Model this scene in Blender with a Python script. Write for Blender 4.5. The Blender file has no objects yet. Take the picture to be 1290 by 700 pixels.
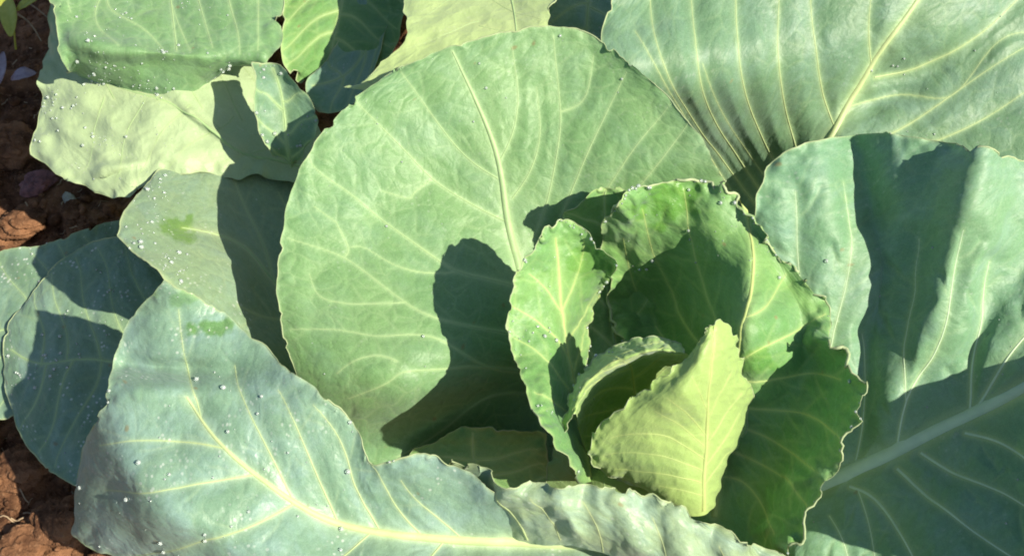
import bpy, math, random
import numpy as np
from mathutils import Vector, Matrix

random.seed(7)
rng = np.random.default_rng(11)
SC = bpy.context.scene
COL = SC.collection

# ------------------------------------------------------------------ camera
W0, H0 = 1290.0, 700.0                    # size of the reference, used to survey points
PITCH = math.radians(58.0)
HFOV = math.radians(50.0)
FPX = (W0 / 2) / math.tan(HFOV / 2)
CAM = np.array([0.0, -0.42, 0.83])
FWD = np.array([0.0, math.cos(PITCH), -math.sin(PITCH)])
UPV = np.array([0.0, math.sin(PITCH), math.cos(PITCH)])
RGT = np.array([1.0, 0.0, 0.0])
cd = bpy.data.cameras.new("camera")
cam = bpy.data.objects.new("camera", cd)
COL.objects.link(cam)
cam.location = CAM
cam.rotation_euler = (math.pi / 2 - PITCH, 0, 0)
cd.sensor_fit = 'HORIZONTAL'
cd.angle = HFOV
cd.clip_start = 0.01
cd.clip_end = 200
SC.camera = cam

# ------------------------------------------------------------------ light
SUN_AZ, SUN_EL = math.radians(-25.0), math.radians(43.0)   # azimuth from +X
SC.render.engine = 'CYCLES'
SC.view_settings.view_transform = 'Standard'
SC.view_settings.look = 'None'
SC.view_settings.exposure = 0.80
SC.view_settings.gamma = 1.0
SC.cycles.max_bounces = 8
SC.cycles.diffuse_bounces = 2
SC.cycles.transmission_bounces = 6
SC.cycles.use_denoising = True
SC.cycles.filter_width = 1.9
wd = bpy.data.worlds.new("World")
SC.world = wd
wd.use_nodes = True
nt = wd.node_tree
bgn = nt.nodes["Background"]
sky = nt.nodes.new("ShaderNodeTexSky")
sky.sky_type = 'NISHITA'
sky.sun_disc = False
sky.sun_elevation = SUN_EL
sky.sun_rotation = math.pi / 2 - SUN_AZ
nt.links.new(sky.outputs[0], bgn.inputs[0])
bgn.inputs[1].default_value = 0.08
sl = bpy.data.lights.new("sun", 'SUN')
sl.energy = 5.0
sl.angle = math.radians(0.53)
sl.color = (1.0, 0.91, 0.76)
sun = bpy.data.objects.new("sun", sl)
COL.objects.link(sun)
sdir = Vector((math.cos(SUN_AZ) * math.cos(SUN_EL), math.sin(SUN_AZ) * math.cos(SUN_EL), math.sin(SUN_EL)))
sun.rotation_euler = sdir.to_track_quat('Z', 'Y').to_euler()
sun.location = (3, -0.5, 3)

# ------------------------------------------------------------------ helpers
def at(px, py, z):
    """the point of height z seen at (px, py) of the reference (arrays welcome)"""
    px, py, z = np.asarray(px, float), np.asarray(py, float), np.asarray(z, float)
    a = ((px - W0 / 2) / FPX)[..., None]
    b = ((H0 / 2 - py) / FPX)[..., None]
    d = FWD + a * RGT + b * UPV
    t = ((z - CAM[2])[..., None]) / d[..., 2:3]
    return CAM + t * d

def h2(ix, iy, seed):
    n = (ix.astype(np.int64) * 374761393 + iy.astype(np.int64) * 668265263 + seed * 1442695041) & 0x7fffffff
    n = ((n ^ (n >> 13)) * 1274126177) & 0x7fffffff
    n = n ^ (n >> 16)
    return (n & 0xffff) / 65535.0

def vnoise(x, y, scale, seed=0):
    x = np.asarray(x, float) / scale; y = np.asarray(y, float) / scale
    ix, iy = np.floor(x), np.floor(y)
    fx, fy = x - ix, y - iy
    fx = fx * fx * fx * (fx * (fx * 6 - 15) + 10); fy = fy * fy * fy * (fy * (fy * 6 - 15) + 10)
    a = h2(ix, iy, seed); b = h2(ix + 1, iy, seed); c = h2(ix, iy + 1, seed); d = h2(ix + 1, iy + 1, seed)
    return ((a * (1 - fx) + b * fx) * (1 - fy) + (c * (1 - fx) + d * fx) * fy) * 2 - 1

def fbm(x, y, scale, seed=0, octs=4):
    r = 0; amp = 1
    for i in range(octs):
        r = r + amp * vnoise(x + 17.3 * i, y - 9.1 * i, scale / 2 ** i, seed + i); amp *= 0.5
    return r

def spline_matrix(n, ts):
    """natural cubic spline through n knots 0..n-1 evaluated at ts, as a matrix"""
    A = np.zeros((n, n)); B = np.zeros((n, n))
    A[0, 0] = A[-1, -1] = 1
    for i in range(1, n - 1):
        A[i, i - 1:i + 2] = (1, 4, 1)
        B[i, i - 1:i + 2] = (6, -12, 6)
    M2 = np.linalg.solve(A, B)
    ts = np.asarray(ts, float)
    i = np.clip(np.floor(ts).astype(int), 0, n - 2)
    f = ts - i; I = np.eye(n)
    a = 1 - f
    return (a[:, None] * I[i] + f[:, None] * I[i + 1]
            + ((a ** 3 - a) / 6)[:, None] * M2[i] + ((f ** 3 - f) / 6)[:, None] * M2[i + 1])

def resample(pts, step):
    pts = np.array(pts, float)
    if len(pts) > 2:
        ts = np.linspace(0, len(pts) - 1, (len(pts) - 1) * 10 + 1)
        pts = spline_matrix(len(pts), ts) @ pts
    seg = np.hypot(*np.diff(pts, axis=0).T)
    L = np.concatenate([[0], np.cumsum(seg)])
    n = max(3, int(L[-1] / step) + 1)
    s = np.linspace(0, L[-1], n)
    return np.stack([np.interp(s, L, pts[:, 0]), np.interp(s, L, pts[:, 1])], 1)

def seg_dist(P, poly):
    """least distance of each P to a polyline and the parameter 0..1 along it"""
    best = np.full(len(P), 1e9); par = np.zeros(len(P))
    lo = poly.min(0) - 45; hi = poly.max(0) + 45
    m = np.where(((P > lo) & (P < hi)).all(1))[0]
    if len(m) == 0: return best, par
    Q = P[m]; b = np.full(len(Q), 1e9); pr = np.zeros(len(Q)); n = len(poly) - 1
    for k in range(n):
        A, Bp = poly[k], poly[k + 1]; d = Bp - A
        t = np.clip(((Q - A) @ d) / max(d @ d, 1e-9), 0, 1)
        dd = np.hypot(*(Q - A - t[:, None] * d).T)
        k2 = dd < b; b[k2] = dd[k2]; pr[k2] = (k + t[k2]) / n
    best[m] = b; par[m] = pr
    return best, par

def mesh_obj(name, verts, faces, mat=None, parent=None, smooth=True, data_only=False):
    me = bpy.data.meshes.new(name)
    verts = np.asarray(verts, np.float32)
    faces = np.asarray(faces, np.int32)
    me.vertices.add(len(verts)); me.vertices.foreach_set("co", verts.ravel())
    k = faces.shape[1]
    me.loops.add(faces.size); me.loops.foreach_set("vertex_index", faces.ravel())
    me.polygons.add(len(faces))
    me.polygons.foreach_set("loop_start", np.arange(len(faces), dtype=np.int32) * k)
    me.update(calc_edges=True)
    me.polygons.foreach_set("use_smooth", np.full(len(faces), smooth, dtype=bool))
    if mat: me.materials.append(mat)
    o = bpy.data.objects.new(name, me)
    COL.objects.link(o)
    if parent: o.parent = parent
    return o

def attr(me, name, vals):
    a = me.attributes.new(name, 'FLOAT', 'POINT')
    a.data.foreach_set("value", np.asarray(vals, np.float32).ravel())

def tube(P, R, sides=8, flat=None):
    """closed-end tube along P with radii R; flat = normals to squash along"""
    P = np.asarray(P); n = len(P)
    T = np.gradient(P, axis=0); T /= np.linalg.norm(T, axis=1)[:, None] + 1e-12
    ref = flat if flat is not None else np.tile([0.13, 0.2, 0.97], (n, 1))
    S = np.cross(T, ref); S /= np.linalg.norm(S, axis=1)[:, None] + 1e-12
    U = np.cross(S, T)
    an = np.linspace(0, 2 * np.pi, sides, endpoint=False)
    V = (P[:, None] + R[:, None, None] * (np.cos(an)[None, :, None] * S[:, None] + np.sin(an)[None, :, None] * U[:, None])).reshape(-1, 3)
    i = np.arange(n - 1)[:, None]; j = np.arange(sides)[None]; j2 = (j + 1) % sides
    F = np.stack([i * sides + j, i * sides + j2, (i + 1) * sides + j2, (i + 1) * sides + j], -1).reshape(-1, 4)
    return V, F

def tag(o, label=None, cat=None, group=None, kind=None):
    if label: o["label"] = label
    if cat: o["category"] = cat
    if group: o["group"] = group
    if kind: o["kind"] = kind
    return o

# ------------------------------------------------------------------ materials
def srgb(r, g, b):
    f = lambda c: (c / 255 / 12.92) if c / 255 <= 0.04045 else ((c / 255 + 0.055) / 1.055) ** 2.4
    return (f(r), f(g), f(b), 1.0)

class G:
    def __init__(s, name):
        s.m = bpy.data.materials.new(name); s.m.use_nodes = True
        s.t = s.m.node_tree; s.t.nodes.clear()
        s.out = s.t.nodes.new("ShaderNodeOutputMaterial")
    def n(s, typ, ins=None, **kw):
        nd = s.t.nodes.new("ShaderNode" + typ)
        for k, v in kw.items(): setattr(nd, k, v)
        for k, v in (ins or {}).items(): s.set(nd.inputs[k], v)
        return nd
    def set(s, sock, v):
        if isinstance(v, bpy.types.NodeSocket): s.t.links.new(v, sock)
        else: sock.default_value = v
    def mix(s, a, b, f, blend='MIX'):
        nd = s.n("Mix", data_type='RGBA', blend_type=blend)
        s.set(nd.inputs[0], f); s.set(nd.inputs[6], a); s.set(nd.inputs[7], b)
        return nd.outputs[2]
    def math(s, op, a, b=0.0, clamp=False):
        nd = s.n("Math", operation=op, use_clamp=clamp); s.set(nd.inputs[0], a); s.set(nd.inputs[1], b)
        return nd.outputs[0]
    def ramp(s, v, lo, hi, a=0.0, b=1.0):
        nd = s.n("MapRange", interpolation_type='SMOOTHSTEP')
        s.set(nd.inputs[0], v); nd.inputs[1].default_value = lo; nd.inputs[2].default_value = hi
        nd.inputs[3].default_value = a; nd.inputs[4].default_value = b
        return nd.outputs[0]
    def attr(s, name): return s.n("Attribute", attribute_name=name).outputs["Fac"]

def leaf_material(name, c1, c2, vein, under, trans, tmix=0.3, bloom=0.25, rough=0.48, speck=0.0, net=0.19):
    g = G(name)
    uv = g.n("UVMap").outputs[0]
    geo = g.n("NewGeometry")
    back = geo.outputs["Backfacing"]
    nz = g.n("TexNoise", {"Vector": uv, "Scale": 9.0, "Detail": 6.0, "Roughness": 0.6}).outputs[0]
    nf = g.n("TexNoise", {"Vector": uv, "Scale": 240.0, "Detail": 3.0, "Roughness": 0.6}).outputs[0]
    base = g.mix(c1, c2, g.ramp(nz, 0.35, 0.66))
    # pale waxy bloom in patches
    nb = g.n("TexNoise", {"Vector": uv, "Scale": 22.0, "Detail": 8.0, "Roughness": 0.68, "Distortion": 0.6}).outputs[0]
    wet = g.attr("wet")
    bl = g.math('MULTIPLY', g.ramp(nb, 0.4, 0.72), bloom)
    bl = g.math('MULTIPLY', bl, g.math('SUBTRACT', 1.0, wet, True))
    base = g.mix(base, (0.25, 0.39, 0.35, 1), bl)
    base = g.mix(base, g.mix(base, (0.75, 0.75, 0.75, 1), 1.0, 'MULTIPLY'), g.ramp(nf, 0.35, 0.65, 0.0, 0.45))
    # net of the finest veins
    wv = g.n("TexNoise", {"Vector": uv, "Scale": 40.0, "Detail": 2.0}).outputs[1]
    wuv = g.n("VectorMath", {0: uv, 1: g.n("VectorMath", {0: wv, 1: (0.012, 0.012, 0.012)}, operation='MULTIPLY').outputs[0]}, operation='ADD').outputs[0]
    v1 = g.n("TexVoronoi", {"Vector": wuv, "Scale": 62.0}, feature='DISTANCE_TO_EDGE').outputs[0]
    v2 = g.n("TexVoronoi", {"Vector": wuv, "Scale": 190.0}, feature='DISTANCE_TO_EDGE').outputs[0]
    n1 = g.ramp(v1, 0.0, 0.10, 1.0, 0.0)
    n2 = g.ramp(v2, 0.0, 0.11, 1.0, 0.0)
    nn = g.math('ADD', g.math('MULTIPLY', n1, g.math('MULTIPLY', net, 0.85)), g.math('MULTIPLY', n2, net * 0.22), True)
    patch = g.ramp(g.n("TexNoise", {"Vector": uv, "Scale": 26.0, "Detail": 2.0}).outputs[0], 0.36, 0.6, 0.25, 1.0)
    vn = g.attr("vein")
    vf = g.math('MAXIMUM', vn, g.math('MULTIPLY', nn, patch))
    edge = g.attr("edge")
    topc = g.mix(base, vein, vf)
    topc = g.mix(topc, g.mix(topc, vein, 0.55), edge)
    # wet places lose the bloom and go deep green
    topc = g.mix(topc, g.mix(topc, (0.50, 0.72, 0.16, 1), 0.75, 'MULTIPLY'), wet)
    # dry specks of dew and dust
    sp = g.n("TexVoronoi", {"Vector": uv, "Scale": 210.0}).outputs[0]
    sm = g.ramp(g.n("TexNoise", {"Vector": uv, "Scale": 30.0, "Detail": 4.0}).outputs[0], 0.48, 0.66)
    sf = g.math('MULTIPLY', g.math('MULTIPLY', g.ramp(sp, 0.16, 0.3, 1.0, 0.0), sm), speck)
    topc = g.mix(topc, (0.62, 0.66, 0.6, 1), sf)
    bv = g.n("TexVoronoi", {"Vector": wuv, "Scale": 75.0}); bsel = g.math('GREATER_THAN', g.n("SeparateColor", {0: bv.outputs[1]}).outputs[0], 0.93)
    bm = g.math('MULTIPLY', g.math('MULTIPLY', g.ramp(bv.outputs[0], 0.07, 0.2, 1.0, 0.0), bsel), 0.6)
    topc = g.mix(topc, (0.22, 0.17, 0.07, 1), bm)
    unc = g.mix(under, g.mix(under, vein, 0.7), g.math('MULTIPLY', vf, 0.85))
    unc = g.mix(unc, g.mix(unc, c2, 0.35), g.ramp(nb, 0.35, 0.7))
    unc = g.mix(unc, (0.6, 0.62, 0.5, 1), g.math('MULTIPLY', sf, 0.7))
    ng = g.n("TexNoise", {"Vector": uv, "Scale": 1100.0, "Detail": 2.0, "Roughness": 0.7}).outputs[0]
    colr = g.mix(topc, unc, back)
    colr = g.mix(colr, g.mix(colr, (0.68, 0.72, 0.68, 1), 1.0, 'MULTIPLY'), g.ramp(ng, 0.5, 0.72, 0.0, 0.55))
    colr = g.mix(colr, g.mix(colr, (0.55, 0.6, 0.5, 1), 0.35), g.ramp(ng, 0.5, 0.28, 0.0, 0.35))
    # relief
    h = g.math('ADD', g.math('MULTIPLY', nn, -0.5), g.math('MULTIPLY', nf, 0.6))
    h = g.math('ADD', h, g.math('ADD', g.ramp(v1, 0.0, 0.3, 0.0, 0.9), g.ramp(v2, 0.0, 0.3, 0.0, 0.22)))
    h = g.math('ADD', g.math('ADD', h, g.math('MULTIPLY', ng, 0.3)), g.math('MULTIPLY', nb, 0.5))
    bump = g.n("Bump", {"Height": h, "Strength": 0.34, "Distance": 0.0011}).outputs[0]
    rg = g.math('SUBTRACT', g.math('ADD', g.math('MULTIPLY', nf, 0.16), rough - 0.08), g.math('MULTIPLY', wet, 0.25), True)
    p = g.n("BsdfPrincipled", {"Base Color": colr, "Roughness": rg, "IOR": 1.42, "Normal": bump,
                               "Specular IOR Level": 0.38, "Sheen Weight": 0.15, "Sheen Roughness": 0.5, "Sheen Tint": (0.8, 0.9, 1.0, 1)})
    tcol = g.mix(trans, g.mix(trans, (0.75, 0.85, 0.3, 1), 0.6), vf)
    tl = g.n("BsdfTranslucent", {"Color": tcol, "Normal": bump})
    ms = g.n("MixShader", {0: tmix, 1: p.outputs[0], 2: tl.outputs[0]})
    g.t.links.new(ms.outputs[0], g.out.inputs[0])
    return g.m

def vein_material(name, c, c2, tmix=0.2):
    g = G(name)
    tc = g.n("TexCoord").outputs["Object"]
    nz = g.n("TexNoise", {"Vector": tc, "Scale": 90.0, "Detail": 4.0}).outputs[0]
    nl = g.n("TexNoise", {"Vector": tc, "Scale": 420.0, "Detail": 2.0}).outputs[0]
    col = g.mix(c, c2, g.ramp(nz, 0.35, 0.65))
    bump = g.n("Bump", {"Height": nl, "Strength": 0.25, "Distance": 0.0006}).outputs[0]
    p = g.n("BsdfPrincipled", {"Base Color": col, "Roughness": 0.56, "Specular IOR Level": 0.35, "Normal": bump})
    tl = g.n("BsdfTranslucent", {"Color": c})
    ms = g.n("MixShader", {0: tmix, 1: p.outputs[0], 2: tl.outputs[0]})
    g.t.links.new(ms.outputs[0], g.out.inputs[0])
    return g.m

M_OUT = leaf_material("outer_leaf", (0.144, 0.288, 0.110, 1), (0.172, 0.318, 0.120, 1), (0.350, 0.500, 0.245, 1),
                      (0.248, 0.340, 0.242, 1), (0.092, 0.250, 0.033, 1), tmix=0.15, bloom=0.16, speck=0.1, net=0.24)
M_RIB = leaf_material("ribbed_leaf", (0.110, 0.222, 0.114, 1), (0.128, 0.244, 0.125, 1), (0.368, 0.510, 0.242, 1),
                      (0.248, 0.340, 0.242, 1), (0.092, 0.250, 0.033, 1), tmix=0.12, bloom=0.35, speck=0.12, net=0.13)
M_BLUE = leaf_material("waxy_leaf", (0.161, 0.320, 0.182, 1), (0.189, 0.345, 0.220, 1), (0.386, 0.520, 0.264, 1),
                       (0.276, 0.370, 0.242, 1), (0.092, 0.240, 0.044, 1), tmix=0.12, bloom=0.65, rough=0.40, speck=0.35, net=0.13)
M_FRONT = leaf_material("blue_bloom_leaf", (0.165, 0.290, 0.185, 1), (0.19, 0.315, 0.22, 1), (0.40, 0.52, 0.29, 1),
                      (0.28, 0.37, 0.24, 1), (0.08, 0.24, 0.05, 1), tmix=0.1, bloom=0.75, rough=0.38, speck=0.45, net=0.1)
M_WAX = leaf_material("whitish_waxy_leaf", (0.26, 0.38, 0.23, 1), (0.31, 0.41, 0.20, 1), (0.42, 0.50, 0.26, 1),
                      (0.30, 0.38, 0.24, 1), (0.10, 0.24, 0.04, 1), tmix=0.12, bloom=0.6, rough=0.42, speck=0.3, net=0.1)
M_DEW = leaf_material("dewy_leaf", (0.129, 0.235, 0.138, 1), (0.170, 0.280, 0.165, 1), (0.313, 0.430, 0.220, 1),
                      (0.258, 0.350, 0.275, 1), (0.092, 0.240, 0.044, 1), tmix=0.12, bloom=0.5, rough=0.45, speck=0.7, net=0.13)
M_OLD = leaf_material("ageing_leaf", (0.193, 0.300, 0.160, 1), (0.239, 0.340, 0.182, 1), (0.405, 0.480, 0.242, 1),
                      (0.385, 0.500, 0.270, 1), (0.184, 0.280, 0.055, 1), tmix=0.14, bloom=0.35, speck=0.4, net=0.13)
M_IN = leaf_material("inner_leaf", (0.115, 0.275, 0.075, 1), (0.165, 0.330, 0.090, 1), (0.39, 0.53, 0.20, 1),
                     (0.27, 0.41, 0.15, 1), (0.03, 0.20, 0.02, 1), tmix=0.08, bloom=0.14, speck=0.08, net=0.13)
M_HEART = leaf_material("heart_leaf", (0.29, 0.43, 0.11, 1), (0.34, 0.48, 0.135, 1), (0.47, 0.57, 0.20, 1),
                        (0.285, 0.42, 0.125, 1), (0.20, 0.40, 0.05, 1), tmix=0.12, bloom=0.1, speck=0.05, net=0.13)
M_LIME = leaf_material("pale_lime_leaf", (0.24, 0.36, 0.13, 1), (0.28, 0.40, 0.15, 1), (0.48, 0.56, 0.24, 1),
                      (0.39, 0.51, 0.21, 1), (0.2, 0.32, 0.05, 1), tmix=0.12, bloom=0.25, speck=0.2, net=0.13)
M_RIM = leaf_material("young_leaf", (0.20, 0.36, 0.085, 1), (0.26, 0.41, 0.11, 1), (0.42, 0.54, 0.20, 1),
                      (0.28, 0.42, 0.13, 1), (0.04, 0.2, 0.02, 1), tmix=0.06, bloom=0.1, speck=0.05, net=0.13)
M_RIGHT = leaf_material("blue_green_leaf", (0.135, 0.285, 0.150, 1), (0.160, 0.310, 0.155, 1), (0.36, 0.50, 0.25, 1),
                        (0.25, 0.34, 0.24, 1), (0.06, 0.22, 0.05, 1), tmix=0.1, bloom=0.45, rough=0.50, speck=0.15, net=0.13)
V_OUT = vein_material("pale_vein", (0.35, 0.49, 0.225, 1), (0.30, 0.44, 0.20, 1), 0.1)
V_CREAM = vein_material("cream_midrib", (0.46, 0.55, 0.26, 1), (0.41, 0.51, 0.24, 1), 0.1)
V_PALE = vein_material("pale_green_midrib", (0.54, 0.68, 0.45, 1), (0.48, 0.62, 0.42, 1), 0.05)
V_HEART = vein_material("heart_vein", (0.44, 0.54, 0.19, 1), (0.4, 0.5, 0.17, 1), 0.1)
EDGE = vein_material("leaf_edge_skin", (0.42, 0.50, 0.27, 1), (0.33, 0.41, 0.22, 1), 0.15)

# ------------------------------------------------------------------ leaf builder
DEW = []           # (point, normal, radius)

def make_leaf(parent, name, rows, mat, midrib=None, veins=(), label=None, under=False, step=2.6, vmat=None,
              rib=(8, 2), auto=0, ruffle=0.0015, ruffle_scale=26, jag=1.9, jag_scale=8, quilt=0.0022, lump=0.003, lump_scale=70,
              ridges=(), wet=(), holes=(), dew=0, dew_box=None, dew_r=(0.0005, 0.0013), twigs=True, base_free=False,
              dew_rim=0, children=1.0, seed=0, edge_r=0.00045, vein_obj=True):
    rows = np.array(rows, float); nr, nc = rows.shape[:2]
    Lu = np.hypot(*np.diff(rows[:, nc // 2, :2], axis=0).T).sum()
    Lv = np.hypot(*np.diff(rows[..., :2], axis=1).transpose(2, 0, 1)).sum(1).max()
    nu = int(max(16, Lu / step)); nv = int(max(16, Lv / step))
    # knots spaced so that the sheet keeps an even density
    Su = spline_matrix(nr, np.linspace(0, nr - 1, nu)); Sv = spline_matrix(nc, np.linspace(0, nc - 1, nv))
    g = np.einsum('ai,ijk,bj->abk', Su, rows, Sv)
    px, py, z = g[..., 0].copy(), g[..., 1].copy(), g[..., 2].copy()
    u = np.linspace(0, 1, nu)[:, None] * np.ones((1, nv)); v = np.linspace(0, 1, nv)[None] * np.ones((nu, 1))
    # distance to the free margin, in grid cells turned to pixels
    du = np.hypot(np.gradient(px, axis=0), np.gradient(py, axis=0)); dv = np.hypot(np.gradient(px, axis=1), np.gradient(py, axis=1))
    iu = np.arange(nu)[:, None]; iv = np.arange(nv)[None]
    ed = np.minimum(np.minimum(iv, nv - 1 - iv) * np.maximum(dv, 0.3), (nu - 1 - iu) * np.maximum(du, 0.3))
    if base_free: ed = np.minimum(ed, iu * np.maximum(du, 0.3))
    we = np.exp(-(ed / 10.0)); wr = np.exp(-(ed / 26.0))
    # uneven outline
    px += jag * we * fbm(px, py, jag_scale * 3, 31 + seed, 3); py += jag * we * fbm(px, py, jag_scale * 3, 57 + seed, 3)
    nk = 7 * np.clip(vnoise(px, py, 12, 99 + seed) - 0.55, 0, 1) / 0.45 * np.exp(-ed / 7.0)
    ccx, ccy = px.mean(), py.mean(); rr0 = np.hypot(ccx - px, ccy - py) + 1e-6
    px = px + nk * (ccx - px) / rr0; py = py + nk * (ccy - py) / rr0
    # veins ----------------------------------------------------------
    def uvpx(uu, vv):
        a = np.clip(np.asarray(uu) * (nu - 1), 0, nu - 1.001); b = np.clip(np.asarray(vv) * (nv - 1), 0, nv - 1.001)
        i, j = a.astype(int), b.astype(int); f, h = a - i, b - j
        def bl(q): return (q[i, j] * (1 - f) + q[i + 1, j] * f) * (1 - h) + (q[i, j + 1] * (1 - f) + q[i + 1, j + 1] * f) * h
        return np.stack([bl(px), bl(py)], 1)
    lr = random.Random(100 + seed)
    VL = []
    if midrib is None:
        t = np.linspace(0.02, 0.94, 14)
        mid = uvpx(t, 0.5 + 0.012 * np.sin(5 * t + seed))
    else: mid = np.array(midrib, float)
    VL.append((resample(mid, 5), rib[0], rib[1], 0))
    for q in veins:
        pts, w0, w1 = q if len(q) == 3 and not np.isscalar(q[0][0]) is True and isinstance(q[1], (int, float)) else (q, 4, 1.4)
        VL.append((resample(pts, 5), w0, w1, 1))
    for k in range(auto):
        for sd in (-1, 1):
            u0 = 0.06 + 0.74 * (k + 0.25 * sd * 0.5 + 0.25 + lr.uniform(-.12, .12)) / auto
            tt = np.linspace(0, 1, 9)
            ul = u0 + (0.24 - 0.1 * u0) * tt ** 1.25 + 0.012 * np.sin(tt * 7 + lr.uniform(0, 6)); vl = 0.5 + sd * 0.47 * tt
            VL.append((resample(uvpx(np.clip(ul, 0, .99), vl), 5), 3.6, 1.2, 1))
    TW = []
    if twigs:
        for pts, w0, w1, lv in VL[1:]:
            L = len(pts) * 5
            s = lr.uniform(14, 34); sd = lr.choice((-1, 1))
            while s < L - 8:
                k = min(len(pts) - 2, int(s / 5)); d = pts[k + 1] - pts[k]; d /= np.hypot(*d) + 1e-9
                a = sd * math.radians(lr.uniform(38, 62)); ln = lr.uniform(24, 52)
                q = [pts[k]]; 
                for m in range(5):
                    a -= sd * lr.uniform(-0.12, 0.26); c, sn = math.cos(a), math.sin(a)
                    q.append(q[-1] + ln / 5 * np.array([d[0] * c - d[1] * sn, d[0] * sn + d[1] * c]))
                TW.append((np.array(q), 1.5, 0.8))
                sd = -sd; s += lr.uniform(13, 30) / children
    P2 = np.stack([px.ravel(), py.ravel()], 1)
    vein = np.zeros(len(P2)); dmin = np.full(len(P2), 60.0); groove = np.zeros(len(P2))
    for pts, w0, w1, lv in VL:
        d, t = seg_dist(P2, pts); w = (w0 + (w1 - w0) * t)
        amp = 1.0 if lv == 0 else (0.92 - 0.35 * t)
        vein = np.maximum(vein, amp * np.exp(-(d / (w * 0.62 + 0.7)) ** 2))
        vein = np.maximum(vein, 0.28 * amp * np.exp(-(d / (w * 1.4 + 3.0)) ** 2))
        dmin = np.minimum(dmin, d)
        groove = np.maximum(groove, (1 - 0.5 * t) * np.exp(-(d / (w * 1.2 + 3)) ** 2))
    for pts, w0, w1 in TW:
        d, t = seg_dist(P2, pts)
        vein = np.maximum(vein, (0.32 - 0.15 * t) * np.exp(-(d / 2.1) ** 2))
        dmin = np.minimum(dmin, d * 1.2 + 10)
    vein = vein.reshape(px.shape); groove = groove.reshape(px.shape); dmin = dmin.reshape(px.shape)
    # relief -----------------------------------------------------------
    for pts, amp, wid in ridges:
        rp = resample(pts, 12)
        best = np.full(len(P2), 1e9); along = np.zeros(len(P2))
        for k in range(len(rp) - 1):
            A, d = rp[k], rp[k + 1] - rp[k]
            t = np.clip(((P2 - A) @ d) / (d @ d), 0, 1)
            dd = np.hypot(*(P2 - A - t[:, None] * d).T); nearer = dd < best
            best[nearer] = dd[nearer]; along[nearer] = ((k + t) / (len(rp) - 1))[nearer]
        z += (amp * (1 - along ** 2.5) * np.minimum(1, along * 5) * np.exp(-(best / wid) ** 2)).reshape(px.shape)
    P = at(px, py, z)
    def normals(P):
        N = np.cross(np.gradient(P, axis=0), np.gradient(P, axis=1))
        N /= np.linalg.norm(N, axis=2)[..., None] + 1e-12
        return N
    N = normals(P)
    s = np.sign((N * (CAM - P)).sum()) or 1.0
    flip = (s < 0) != bool(under)
    Ncam = N * s                                   # towards the camera
    disp = quilt * (1 - np.exp(-(dmin / 16.0) ** 2)) * (1 - wr) + lump * vnoise(px, py, lump_scale, 5 + seed)
    disp += 0.28 * lump * vnoise(px, py, lump_scale * 0.4, 8 + seed) + 0.05 * lump * vnoise(px, py, lump_scale * 0.16, 9 + seed)
    disp += ruffle * wr * (vnoise(px, py, ruffle_scale, 70 + seed) + 0.6 * vnoise(px, py, ruffle_scale * 0.45, 71 + seed))
    P = P + Ncam * disp[..., None]
    N = normals(P); Nup = N * (-1 if flip else 1)
    Ncam = N * s
    vid = np.arange(nu * nv).reshape(nu, nv)
    F = np.stack([vid[:-1, :-1], vid[1:, :-1], vid[1:, 1:], vid[:-1, 1:]], -1).reshape(-1, 4)
    if holes:
        cx = px.ravel()[F].mean(1); cy = py.ravel()[F].mean(1); keep = np.ones(len(F), bool)
        for hx, hy, hrx, hry in holes:
            rr = np.hypot((cx - hx) / hrx, (cy - hy) / hry) + 0.4 * vnoise(cx, cy, 7, 3)
            keep &= rr > 1
        F = F[keep]
    if flip: F = F[:, ::-1]
    o = mesh_obj(name, P.reshape(-1, 3), F, mat, parent)
    me = o.data
    attr(me, "vein", np.clip(vein, 0, 1))
    attr(me, "edge", np.exp(-(ed / 2.6) ** 2))
    wt = np.zeros(px.shape)
    for wx, wy, rx, ry, am in wet:
        rr = np.hypot((px - wx) / rx, (py - wy) / ry) + 0.55 * fbm(px, py, 16, 44, 3)
        wt = np.maximum(wt, am * np.clip((1.15 - rr) / 0.35, 0, 1))
    attr(me, "wet", wt)
    uvl = me.uv_layers.new(name="UVMap")
    # metric sheet coordinates
    su = np.concatenate([[0], np.cumsum(np.linalg.norm(np.diff(P[:, nv // 2], axis=0), axis=1))])
    width = np.linalg.norm(np.diff(P, axis=1), axis=2)
    sv = np.concatenate([np.zeros((nu, 1)), np.cumsum(width, 1)], 1); sv -= sv[:, nv // 2:nv // 2 + 1]
    uvs = np.stack([sv + seed * 0.37, su[:, None] + 0 * sv], -1).reshape(-1, 2).astype(np.float32)
    li = np.empty(len(me.loops), np.int32); me.loops.foreach_get("vertex_index", li)
    uvl.data.foreach_set("uv", uvs[li].ravel())
    if label: o["label"] = label
    # raised ribs, each a piece of its own -------------------------------
    Pf, Nf = P.reshape(-1, 3), Ncam.reshape(-1, 3)
    vm = vmat or V_OUT
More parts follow.
